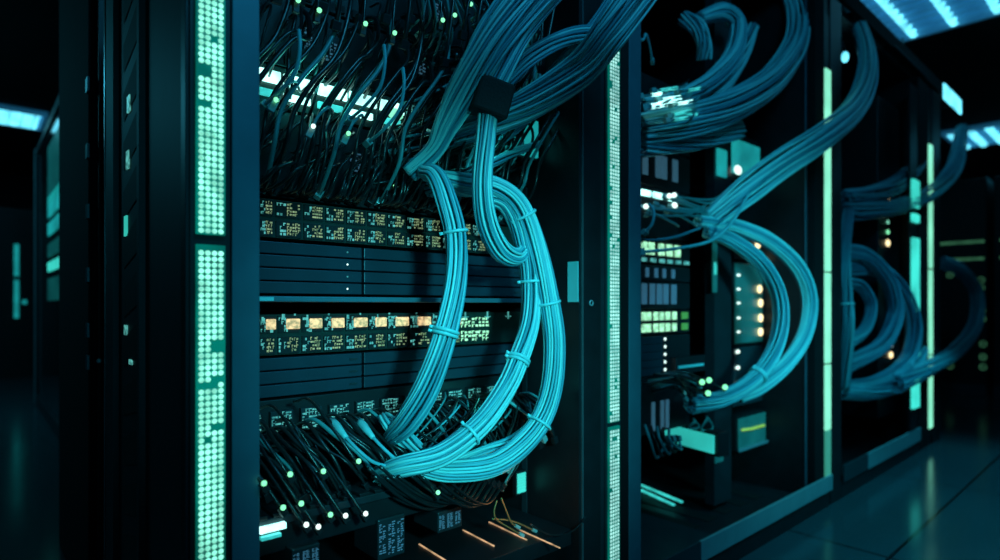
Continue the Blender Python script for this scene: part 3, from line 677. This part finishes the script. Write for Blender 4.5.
# ------------------------------------------------------------------ cable bundles
def bundle(label, path, rad, n, flat=1.0, cr=0.0034, face=(-.35, -1, 0), ties=(), mats=CABLES, group=None, twist=0.6, per=8, wander=.12, clamp=None, k=6, name='cable_bundle'):
    pts = [P(p[0], p[1], p[2]) for p in path]; sc_ = [p[3] if len(p) > 3 else 1.0 for p in path]
    C = catmull(pts, per); S = [v.x for v in catmull([Vector((s, 0, 0)) for s in sc_], per)]
    N = len(C); fv = Vector(face).normalized()
    fr = []; prev = None
    for i in range(N):
        T = (C[min(i+1, N-1)] - C[max(i-1, 0)]).normalized()
        W = T.cross(fv)
        if W.length < .25: W = prev - T*prev.dot(T) if prev else T.cross(Vector((0, 0, 1)))
        W.normalize()
        if prev is not None and W.dot(prev) < 0: W = -W
        if prev is not None: W = (W*.5 + prev*.5); W = (W - T*W.dot(T)).normalized()
        prev = W; fr.append((T, W, T.cross(W)))
    root = thing(name, label, 'cable bundle', pts[0], group)
    offs = []
    for i in range(n):
        if i < n*0.62: a = 2*math.pi*i/(n*0.62); r_ = 1.0
        else: a = 2*math.pi*random.random(); r_ = random.uniform(.35, .8)
        offs.append((a, r_*random.uniform(.92, 1.05), random.random()*6.28, random.uniform(.5, 1.5)))
    for a, r_, ph, fq in offs:
        line = []
        for i in range(N):
            T, W, B = fr[i]; s = i/(N-1)
            aa = a + twist*(s-.5)*2*math.pi*.5 + wander*math.sin(fq*6.28*s+ph)
            q = rad*S[i]*r_*(1+wander*.5*math.sin(fq*9*s+ph*2))
            line.append(C[i] + W*(math.cos(aa)*q) + B*(math.sin(aa)*q/flat))
        MB().tube(line, cr, k).build('cable', random.choices(mats, (5, 3, 3))[0] if len(mats) == 3 else random.choice(mats), root)
    for tn in ties:
        s, kind = tn if isinstance(tn, tuple) else (tn, 'tie')
        i = min(N-1, int(s*(N-1))); T, W, B = fr[i]; q = rad*S[i]
        for d in ((-.35, .35) if kind == 'double' else (0,)):
            loop = [C[i] + T*(d*.012) + W*(math.cos(b)*(q+cr+.0015)) + B*(math.sin(b)*(q/flat+cr+.0015)) for b in [j*math.pi/10 for j in range(21)]]
            tm = MB().tube(loop, .0036 if kind != 'double' else .004, 6, False)
            tm.obox(C[i] + T*(d*.012) + W*(q+cr+.005), W*.006, B*.002, T*.003)
            tm.build('cable_tie', TIE, root)
    if clamp:
        i = int(clamp*(N-1)); T, W, B = fr[i]; q = rad*S[i]
        b = MB().obox(C[i], W*(q+.020), B*(q/flat+.014), T*.036).build('clamp', VELCRO, root, .006)
    return root
# near cabinet
bundle('bright cyan cable bundle hanging in a lone arc over the port panels, two ties', [(424, 172, 1.06, .7), (435, 176, 1.02, .85), (446, 200, .99, .95), (456, 238, .98), (455, 285, .97), (443, 340, .97, 1.05), (426, 388, .99, 1.15), (408, 420, 1.02, 1.1), (395, 434, 1.06, .8), (386, 442, 1.11, .4)], .0205, 32, ties=((.325), (.54, 'double')), per=7, cr=.0031)
bundle('outermost cyan bundle looping from the upper left around the right side to the bottom', [(440, 178, 1.08, .7), (462, 182, 1.04, .8), (495, 187, 1.0, .9), (519, 206, .98), (535, 245, .97), (547, 296, .96), (554, 345, .955), (550, 395, .96), (533, 433, .97, 1.05), (497, 464, .98), (450, 472, 1.0, .9), (412, 467, 1.03, .6)], .0225, 36, ties=(.31, .47, .705), per=7, cr=.0031)
bundle('inner cyan bundle sweeping from the loop down-left in front of the lower cables', [(485, 196, 1.02, .8), (506, 204, 1.0, .9), (521, 232, .99), (530, 275, .985), (530, 320, .98), (518, 360, .97), (505, 390, .965), (480, 425, .965), (442, 455, .98, 1.05), (402, 467, 1.01, .95), (376, 474, 1.09, .55)], .0200, 34, ties=(.325, (.50, 'double'), .73), per=7, cr=.0031)
bundle('thin cyan bundle branching behind the bottom of the big loop', [(549, 395, 1.04, .9), (536, 420, 1.03), (512, 440, 1.03), (482, 452, 1.03), (448, 466, 1.05, .8)], .010, 12, ties=(), cr=.003)
bundle('blue bundle dropping from the black clamp and curling up in a teardrop loop', [(572, -30, .86, 1.5), (545, 0, .88, 1.3), (521, 32, .89, 1.15), (505, 64, .90, 1.0), (490, 99, .92, 1.0), (485, 140, .93, .95), (482, 185, .94, 1.0), (487, 222, .95, 1.1), (500, 249, .96, 1.1), (515, 257, .975, .95), (524, 248, .99, .75), (522, 228, 1.0, .5)], .0185, 32, ties=((.97),), clamp=.365, per=7, cr=.003)
bundle('broad blue ribbon of cables descending from the top to the upper cable mass', [(556, -40, .84, 1.2), (522, 0, .86, 1.1), (496, 34, .88), (477, 66, .91, .9), (460, 98, .95, .8), (446, 126, .99, .62), (434, 150, 1.03, .5), (410, 174, 1.09, .5)], .037, 44, flat=2.2, twist=.15, cr=.0029)
bundle('wide steel-blue bundle crossing the top of the dotted post down to the left', [(662, -40, .74, 1.1), (634, -2, .78, 1.1), (607, 36, .82, 1.05), (578, 72, .89), (530, 104, .98, .95), (484, 124, 1.06, .8), (440, 140, 1.13, .6)], .036, 48, flat=1.8, twist=.3, cr=.003)
bundle('darker steel-blue bundle behind the wide one, ending among the upper cables', [(628, -20, .90), (600, 26, .94), (572, 58, .98), (545, 90, 1.02), (508, 130, 1.08, .8), (470, 150, 1.14, .6)], .024, 30, flat=1.5, twist=.3, mats=[CABLES[2], CABLES[0]], cr=.003)
bundle('small arched blue bundle right of the black clamp against dark cabinet wall', [(612, 38, .95, .8), (585, 34, .95), (556, 42, .95), (527, 60, .96), (505, 82, .98, .9)], .017, 18, flat=1.6, twist=.2)
bundle('thin blue bundle sloping across the teal lit panel in the near cabinet', [(540, 143, 1.08, .6), (515, 152, 1.07), (492, 163, 1.07), (470, 172, 1.08)], .009, 8)
bundle('short cyan bundle lying across under the drop from the clamp', [(428, 186, 1.10), (450, 184, 1.09), (475, 186, 1.08), (500, 190, 1.08, .8)], .022, 20)
bundle('short cyan cable stub plugged in left of the lone arc foot', [(383, 417, 1.10, .6), (392, 424, 1.07), (405, 438, 1.05), (418, 448, 1.05, .7)], .016, 12)
# second cabinet
G2 = None
bundle('inner of the two big cable arcs in the second cabinet, tied near its foot', [(706, 232, 1.08, .7), (730, 240, 1.04, .9), (758, 260, 1.0), (776, 288, .98), (781, 318, .97), (774, 350, .98), (755, 378, 1.0), (724, 398, 1.05), (690, 405, 1.09, 1.05)], .0265, 30, ties=((.74, 'double'),), cr=.0045, twist=.4)
bundle('outer of the two big cable arcs in the second cabinet', [(698, 221, 1.10, .7), (735, 226, 1.06, .9), (771, 242, 1.0), (798, 268, .96), (809, 300, .95), (804, 335, .96), (786, 364, .98), (760, 386, 1.03), (738, 397, 1.08, .8)], .0265, 30, cr=.0045, twist=.4)
bundle('big dim bundle curving down from the top of the second cabinet to its left', [(783, -25, 1.12, .8), (797, 10, 1.08), (795, 45, 1.05), (772, 80, 1.03), (735, 105, 1.03), (690, 120, 1.06), (640, 130, 1.12, .9)], .052, 44, flat=1.4, cr=.0048, twist=.3)
bundle('dim bundle hooking over at the top left of the second cabinet', [(700, 18, 1.15, .7), (722, 12, 1.12), (737, 25, 1.1), (733, 55, 1.08), (710, 82, 1.08), (678, 100, 1.1), (642, 108, 1.14)], .030, 28, cr=.0045)
bundle('dim bundle rising steeply beside the hooked one in the second cabinet', [(752, 28, 1.12, .8), (742, 55, 1.10), (724, 85, 1.10), (700, 108, 1.12, .8)], .028, 18, cr=.005)
bundle('small cluster of dim cables at the upper left of the second cabinet', [(683, 18, 1.2), (697, 28, 1.15), (704, 45, 1.14), (704, 60, 1.15)], .026, 14, cr=.005)
bundle('long dim bundle swinging from beyond the mint post down into the second cabinet', [(838, -20, 1.15, .6), (856, 18, 1.05, .7), (867, 52, .97, .85), (866, 82, .94), (852, 112, .92), (818, 140, .92), (780, 165, .96), (745, 192, 1.02), (708, 222, 1.1, .7)], .050, 42, flat=1.3, cr=.005, twist=.3)
bundle('flat dim bundle running level across the second cabinet under the curved one', [(740, 128, 1.08), (705, 138, 1.08), (670, 143, 1.1), (642, 146, 1.12)], .034, 20, flat=1.8, cr=.005)
# third cabinet
D3 = [CABLES[2], CABLES[0]]
bundle('dim bundle curving at the top of the third cabinet', [(906, 112, 1.12, .7), (917, 138, 1.08), (914, 166, 1.05), (893, 187, 1.05), (868, 196, 1.07), (845, 200, 1.12)], .048, 26, cr=.0065, mats=D3)
bundle('dim broad bundle below the top curve of the third cabinet', [(962, 128, 1.0, .7), (955, 165, .98), (932, 192, .98), (900, 206, 1.02), (868, 211, 1.06), (845, 213, 1.12)], .045, 24, cr=.0065, mats=D3)
bundle('large cable loop at the left of the third cabinet, nearest the mint post', [(843, 252, 1.1), (866, 256, 1.02), (888, 280, .98), (895, 313, .98), (882, 345, 1.0), (845, 366, 1.1)], .036, 24, cr=.006, mats=D3)
bundle('outer cable loop of the third cabinet reaching the cyan tube', [(843, 268, 1.1), (880, 270, 1.02), (905, 296, .97), (914, 330, .96), (905, 363, .98), (875, 383, 1.02), (845, 388, 1.1)], .036, 24, cr=.006, mats=D3)
bundle('lowest cable loop of the third cabinet near the base', [(843, 392, 1.1), (870, 393, 1.02), (895, 386, 1.0), (912, 370, 1.0), (922, 350, 1.02)], .034, 22, cr=.006, mats=D3)
bundle('small inner ring of cable inside the third cabinet loops', [(843, 283, 1.05), (860, 286, 1.02), (871, 305, 1.0), (866, 328, 1.0), (850, 341, 1.02), (843, 345, 1.06)], .025, 16, cr=.006, mats=D3)
bundle('vertical cable bundle pressed against the mint post in the third cabinet', [(848, 210, 1.1), (844, 260, 1.02), (847, 300, 1.0), (848, 330, 1.0), (843, 390, 1.06)], .022, 16, cr=.006, mats=D3, ties=(.55,))
bundle('dark cable loop bulging out past the last mint post at the row end', [(941, 262, 1.15), (960, 270, 1.05), (976, 292, 1.0), (975, 325, 1.0), (955, 352, 1.0), (925, 370, .96), (895, 384, .96)], .045, 26, cr=.0075, mats=D3)

# ------------------------------------------------------------------ single patch cables
def patch(label, pts, r, m, group, led=None, plug=True, ledr=.0045, lt=GREENLED):
    C = catmull(pts, 6)
    t = thing('patch_cable', label, 'cable', C[0], group)
    MB().tube(C, r, 6).build('cable', m, t)
    if plug:
        T = (C[-1]-C[-3]).normalized(); W = T.cross(Vector((0, -1, 0.2))).normalized(); B = T.cross(W)
        MB().obox(C[-1]+T*.006, T*.009, W*(r*1.9), B*(r*1.6)).build('plug', BLACK if m is CAB_BLACK else PLUG, t, .001)
    if led:
        e = C[-1]
        MB().ball(tuple(e+Vector((-.001, -.012, .004))), ledr, 8, 6).build('status_light', lt, t)
    return t
rnd = random.uniform
ORD = ['first', 'second', 'third', 'fourth', 'fifth', 'sixth', 'seventh', 'eighth', 'ninth', 'tenth', 'eleventh', 'twelfth', 'thirteenth', 'fourteenth']
def rank(p, allp): return ORD[sorted(allp).index(p)]
# upper mass: drop in front of the bright bar
G = 'black cables hanging in front of the white-cyan light bar'
for i in range(34):
    x = XE0+.02+i*(.80/34)+rnd(-.006, .006)
    z0 = rnd(1.46, 1.56); yy = rnd(1.07, 1.12); dz = rnd(-.015, .015)
    pts = [Vector((x+.125, 1.19, z0+.02)), Vector((x+.128, yy+.03, z0)), Vector((x+.118, yy, z0-.06)), Vector((x+.085, yy-.01, 1.395+dz)), Vector((x+.035, yy-.01, 1.325+dz)),
           Vector((x+.004, yy, 1.265+dz)), Vector((x-.004, yy+.01, 1.205)), Vector((x, 1.15, 1.15)), Vector((x+.006, 1.185, 1.135))]
    m = CAB_TEAL if i in (4, 9, 15, 19, 24, 31) else CAB_BLACK  # teal jackets stand in for bar light glinting on black cables
    patch('thin black network cable hanging across the bright white-cyan bar' if m is CAB_BLACK else 'teal-lit network cable hanging across the bright bar, %s teal-lit one from the left' % ORD[(4, 9, 15, 19, 24, 31).index(i)], pts, rnd(.0034, .0052), m, G + (' (teal)' if m is CAB_TEAL else ''))
# cables that come from above the frame
for i in range(20):
    x = XE0+.03+i*(.82/20)+rnd(-.01, .01)
    ye = rnd(1.03, 1.1)
    zt = rnd(1.44, 1.52)
    pts = [Vector((x+rnd(.05, .15), 1.18, 1.95)), Vector((x+rnd(.06, .12), 1.08, 1.86)), Vector((x+rnd(.02, .05), ye, 1.70)), Vector((x, ye, zt+.05)), Vector((x-.004, ye+.01, zt))]
    patch('black network cable hanging from above into the top of the near cabinet', pts, .0045, CAB_BLACK, 'black cables from above in the near cabinet', led=False)
U7 = ((296, 5), (317, 15), (363, 28), (392, 37), (440, 24), (452, 19), (468, 8))
for px, py in U7:
    e = P(px, py, 1.05)
    pts = [e+Vector((.06, .10, .35)), e+Vector((.05, .04, .22)), e+Vector((.01, .005, .08)), e]
    patch('black cable ending in a green-lit plug at the very top, %s from the left' % rank((px, py), U7), pts, .003, CAB_BLACK, 'green-lit plugs at the top', led=True, ledr=.0048)
for px, py in ((274, 104), (311, 130), (346, 137)):
    e = P(px, py, 1.04)
    patch('teal cable ending in a lit plug just under the bright bar, %s' % {274: 'leftmost', 311: 'middle', 346: 'rightmost'}[px], [e+Vector((.09, .10, .07)), e+Vector((.05, .03, .06)), e+Vector((.015, 0, .03)), e], .003, CAB_TEAL, 'lit plugs under the bright bar', led=True, lt=WHITELED if px == 311 else GREENLED, ledr=.0045)
for px, py, dx in ((299, 30, 0), (384, 45, 0), (403, 68, 0)):
    pts = [P(px, py, 1.0), P(px+1, py+18, .99), P(px-4, py+42, 1.0), P(px-20, py+62, 1.03), P(px-34, py+74, 1.08)]
    patch('single brighter blue cable curving down over the white-cyan light bar, %s' % {299: 'leftmost', 384: 'middle', 403: 'rightmost'}[px], pts, .0036, CABLES[0], 'blue cables over the bright bar')
# diagonal mass at upper right
for i in range(48):
    f = i/48
    a = P(392+rnd(0, 120), 100+f*90+rnd(-8, 8), 1.16)
    b = P(520+rnd(-35, 60), 15+f*110+rnd(-25, 15), rnd(1.08, 1.2))
    if b.x > 1.15: b.x = 1.15 - rnd(0, .05)
    mid = (a+b)/2+Vector((rnd(-.01, .03), -rnd(.03, .09), -rnd(.0, .05)))
    q1 = a.lerp(mid, .5)+Vector((0, -.02, -.012)); q2 = mid.lerp(b, .5)+Vector((0, -.01, -.005))
    for v in (a, q1, mid, q2, b): v.x = min(v.x, 1.155)
    m = random.choices([CAB_BLACK, CAB_TEAL], (3, 2))[0]  # teal share imitates the teal-lit strokes on these cables
    patch('%s cable fanning up-right behind the blue ribbon%s' % ('teal' if m is CAB_TEAL else 'black', ', green-lit tip' if i % 11 == 3 else ''), [b, q2, mid, q1, a], rnd(.003, .0045), m, 'cables fanning behind the blue ribbon (%s%s)' % ('teal' if m is CAB_TEAL else 'black', ' lit' if i % 11 == 3 else ''), led=(i % 11 == 3), ledr=.0035)
for i in range(20):
    s = P(405+i*5+rnd(-4, 4), rnd(10, 70), 1.14); e = P(395+i*3.5, rnd(-40, 0), 1.05)
    patch('%s cable in the dark tangle between the top lit plugs%s' % ('teal' if i % 3 else 'black', ', lit end' if i % 9 == 2 else ''), [e+Vector((.10, .05, .10)), e+Vector((.05, 0, .03)), (s+e)/2+Vector((.03, -.03, -.02)), s], .003, CAB_TEAL if i % 3 else CAB_BLACK, 'tangle at the top of the near cabinet, %s%s' % ('teal' if i % 3 else 'black', ' lit' if i % 9 == 2 else ''), led=(i % 9 == 2))
# lower mass
G = 'black cables falling from the lower patch panel'
ends = []
for i in range(46):
    x = XE0+.03+i*(.80/46)
    zt = rnd(.645, .668)
    run = rnd(.04, .10)
    zend = rnd(.538, .56); ye = rnd(1.04, 1.08)
    if x > .72: zend -= 0.0; ye = rnd(1.07, 1.12)
    pts = [Vector((x, 1.178, zt)), Vector((x+.006, 1.14, zt+.008)), Vector((x+run*.3, 1.10, zt-.02)), Vector((x+run*.7, ye+.01, (zt+zend)/2)), Vector((x+run, ye, zend+.015)), Vector((x+run*1.1, ye, zend))]
    m = CAB_TEAL if i % 7 == 3 else CAB_BLACK
    patch('black cable falling from the lower patch panel to the sockets' if m is CAB_BLACK else 'teal cable falling from the lower patch panel, %s teal one from the left' % ORD[i//7], pts, rnd(.0032, .0048), m, G if m is CAB_BLACK else 'teal cables falling from the lower patch panel')
U13 = ((262, 484), (288, 475), (321, 472), (356, 462), (304, 525), (316, 527), (343, 516), (363, 514), (328, 515), (435, 493), (281, 508), (299, 504))
for px, py in U13:
    e = P(px, py, 1.0)
    pts = [e+Vector((-.055, .15, .10)), e+Vector((-.05, .09, .11)), e+Vector((-.03, .03, .06)), e+Vector((-.008, .004, .015)), e]
    patch('black cable curving to a glowing plug low in the near cabinet, %s from the left' % rank((px, py), U13), pts, .0032, CAB_BLACK, 'glowing green plugs low in the near cabinet', led=True, ledr=.0048, lt=WHITELED if px in (304, 316, 343, 363) else GREENLED)
for px, py in ((335, 425), (362, 425)):
    pts = [P(px, py, 1.12), P(px+7, py+8, 1.08), P(px+22, py+24, 1.04), P(px+40, py+38, 1.03), P(px+62, py+42, 1.04)]
    t = patch('cyan boot cable plugged into the lower patch panel, %s of the pair' % ('left' if px == 335 else 'right'), pts, .0036, CABLES[0], 'cyan boots in the lower patch panel')
    C = catmull(pts, 6)[:12]
    MB().tube([pts[0]+(pts[1]-pts[0])*-.5]+C[:9], [.009, .010, .010, .0095, .009, .0085, .008, .007, .006, .005], 8).build('boot', CABLES[1], t)
# right lower fan behind the loop
for i in range(28):
    a = P(445+i*2.9+rnd(-6, 6), rnd(392, 410), 1.17); b = P(395+i*4.2+rnd(-10, 10), rnd(438, 490), rnd(1.06, 1.12))
    for v in (a, b): v.x = min(v.x, 1.14)
    mid = (a+b)/2+Vector((.01, -.04, .018))
    m = CAB_TEAL if i % 3 == 0 else (CABLES[0] if i % 11 == 5 else CAB_BLACK)
    patch('thin %s cable in the fan behind the bottom of the cyan loop' % {'black_cable_jacket': 'black', 'teal_cable_jacket': 'teal'}.get(m.name, 'bright cyan'), [a, a.lerp(mid, .5)+Vector((0, -.02, .012)), mid, mid.lerp(b, .5)+Vector((0, -.01, 0)), b], rnd(.002, .003), m, 'thin cables behind the cyan loop, ' + m.name.replace('_', ' '))
for i in range(12):
    a = P(368+i*6, 470+rnd(-6, 8), 1.0); b = P(455+i*5, 498+rnd(-8, 6), 1.03)
    patch('black cable hanging in a shallow curve under the cyan loop', [a, a.lerp(b, .35)+Vector((0, 0, -.03)), a.lerp(b, .7)+Vector((0, .01, -.028)), b+Vector((0, .03, .03))], .0035, CAB_BLACK, 'black cables under the cyan loop')
# copper leads
for j, pp in enumerate(([(497, 500), (494, 512), (497, 520), (508, 527), (520, 534)], [(501, 498), (506, 510), (511, 522), (516, 526)], [(492, 519), (506, 520), (518, 523), (533, 530)])):
    pts = [P(a, b, 1.06+.004*j) for a, b in pp]
    patch('copper-orange lead drooping at the bottom right, %s' % ('leftmost', 'steep middle one', 'lowest, nearly level')[j], pts, .0022, CAB_COPPER, 'copper leads at the bottom right of the near cabinet')
pts = [P(530, 524, 1.02), P(548, 534, 1.0), P(562, 535, .99), P(574, 530, .99), P(583, 521, .99)]
patch('thin dark lead sagging to the foot of the dotted post', pts, .0018, CAB_BLACK, None)
# second cabinet patch cables
for i in range(24):
    lit = i % 2 == 0
    py = rnd(88, 122) if i % 4 < 3 else rnd(136, 150)
    px = 640+rnd(0, 40)
    yy = 1.0+rnd(0, .02) if lit else 1.12
    a = P(px, py, yy+.03); b = P(px+rnd(24, 36), py-rnd(5, 12), yy+.03); mid = (a+b)/2+Vector((0, -.02, -.008))
    t = patch('%s cable running level in the upper second cabinet%s' % ('teal' if lit else 'black', ' with a glowing stroke of light' if lit else ''), [b, b.lerp(mid, .5)+Vector((0, -.006, -.004)), mid, a], .0045, CAB_TEAL if lit else CAB_BLACK, 'level cables in the second cabinet' + (' with glowing light strokes' if lit else ''))
    if lit:
        f = rnd(.1, .5)
        MB().tube([a.lerp(mid, f), a.lerp(mid, f+.4)+Vector((0, -.001, 0)), mid.lerp(b, rnd(0, .1))], .0052, 6).build('light_stroke', GLOW if i % 4 else GLOW2, t)  # emissive tube stands in for the lit stroke along the cable
for i in range(14):
    px = 642+rnd(0, 50); a = P(px, rnd(196, 215), 1.15); b = P(px+rnd(25, 60), rnd(192, 228), 1.10)
    patch('thin teal cable%s above the mint squares' % (' with a lit end' if i % 3 == 0 else ''), [b, (a+b)/2+Vector((0, -.04, -.02)), a], .004, CAB_TEAL, 'thin cables above the mint squares' + (' lit' if i % 3 == 0 else ''), led=(i % 3 == 0), ledr=.009, lt=WHITELED)
patch('pale blue cable curling right in front of the second cabinet from the long bundle', [P(757, 180, 1.0), P(745, 200, .99), P(732, 222, .99), P(712, 240, 1.02), P(680, 248, 1.06), P(643, 252, 1.12)], .006, CABLES[0], None)
patch('pale blue cable sagging level at the left of the second cabinet', [P(700, 228, 1.06), P(675, 237, 1.06), P(655, 240, 1.1), P(641, 240, 1.15)], .005, CABLES[2], None)
patch('short blue cable hooked down beside the white light line in the second cabinet', [P(649, 204, 1.12), P(654, 212, 1.1), P(652, 224, 1.1), P(646, 231, 1.12)], .005, CABLES[0], None)
for i in range(12):
    a = P(642+rnd(0, 15), 376+i*1.5, 1.16); b = P(680+rnd(0, 25), 378+rnd(0, 22), 1.08)
    patch('thin %s cable running level to the foot of the cable arcs' % ('teal' if i % 3 == 0 else 'black'), [a, (a+b)/2+Vector((0, -.03, .02)), b], .004, CAB_TEAL if i % 3 == 0 else CAB_BLACK, 'level %s cables at the foot of the arcs' % ('teal' if i % 3 == 0 else 'black'))
for px, py in ((699, 383), (706, 381), (705, 394), (722, 388)):
    e = P(px, py, 1.04)
    patch('dark cable with a small greenish light beside the arc foot, %s' % {699: 'upper left', 706: 'topmost', 705: 'lowest', 722: 'rightmost'}[px], [e+Vector((-.12, .1, .03)), e+Vector((-.06, .04, .03)), e], .004, CAB_BLACK, 'small lit plugs beside the arc foot', led=True, ledr=.010, lt=GREENLED)
for i in range(5):
    p0 = P(645+i*6, 425+i, 1.15); p1 = P(650+i*5, 440, 1.12); p2 = P(657+i*6, 458-i*2, 1.13); p3 = P(667+i*3, 440, 1.15)
    patch('%s cable looped low in front of the turquoise plate, %s from the left' % ('black' if i % 2 else 'teal', ORD[i]), [p0, p1, p2, p3], .005, CAB_BLACK if i % 2 else CAB_TEAL, 'cable loops in front of the turquoise plate')
patch('pale cable loop hook at the top left of the second cabinet', [P(640, 30, 1.1), P(637, 36, 1.08), P(643, 40, 1.08), P(646, 34, 1.08), P(650, 48, 1.1), P(652, 60, 1.12)], .004, CABLES[0], None)

# the uncountable thin cables deep in the near cabinet's dark mass
st = MB()
for i in range(230):
    k = i % 5
    if k < 3:
        x = rnd(XE0+.02, 1.02); z0 = rnd(1.18, 1.315) if k else rnd(1.40, 1.6); L_ = min(rnd(.08, .17), z0-1.135); b_ = rnd(.02, .08)
        pts = [Vector((x+b_, 1.185, z0)), Vector((x+b_*.9, rnd(1.12, 1.16), z0-.01)), Vector((x+b_*.3, rnd(1.11, 1.15), z0-L_*.5)), Vector((x, 1.14, z0-L_)), Vector((x+rnd(-.02, .02), 1.19, (z0-L_-.02) if z0 > 1.38 else max(1.125, z0-L_-.02)))]
    elif k == 3:
        x = rnd(XE0+.02, 1.05); z0 = rnd(.61, .67); b_ = rnd(.03, .12)
        pts = [Vector((x, 1.19, z0)), Vector((x+.01, 1.14, z0+.006)), Vector((x+b_*.6, 1.11, z0-.05)), Vector((x+b_, 1.10, .54))]
    else:
        x = rnd(.75, 1.02); z0 = rnd(1.15, 1.5)
        pts = [Vector((x, 1.19, z0)), Vector((x+.03, 1.13, z0+.01)), Vector((min(1.14, x+.1), 1.12, z0+.04)), Vector((1.15, 1.17, z0+rnd(.05, .12)))]
    st.tube(catmull(pts, 4), rnd(.0022, .004), 5)
o = tag(st.build('cable_tangle', CAB_BLACK), 'dense tangle of thin black cables deep behind the others in the near cabinet', 'cables', None, 'stuff')
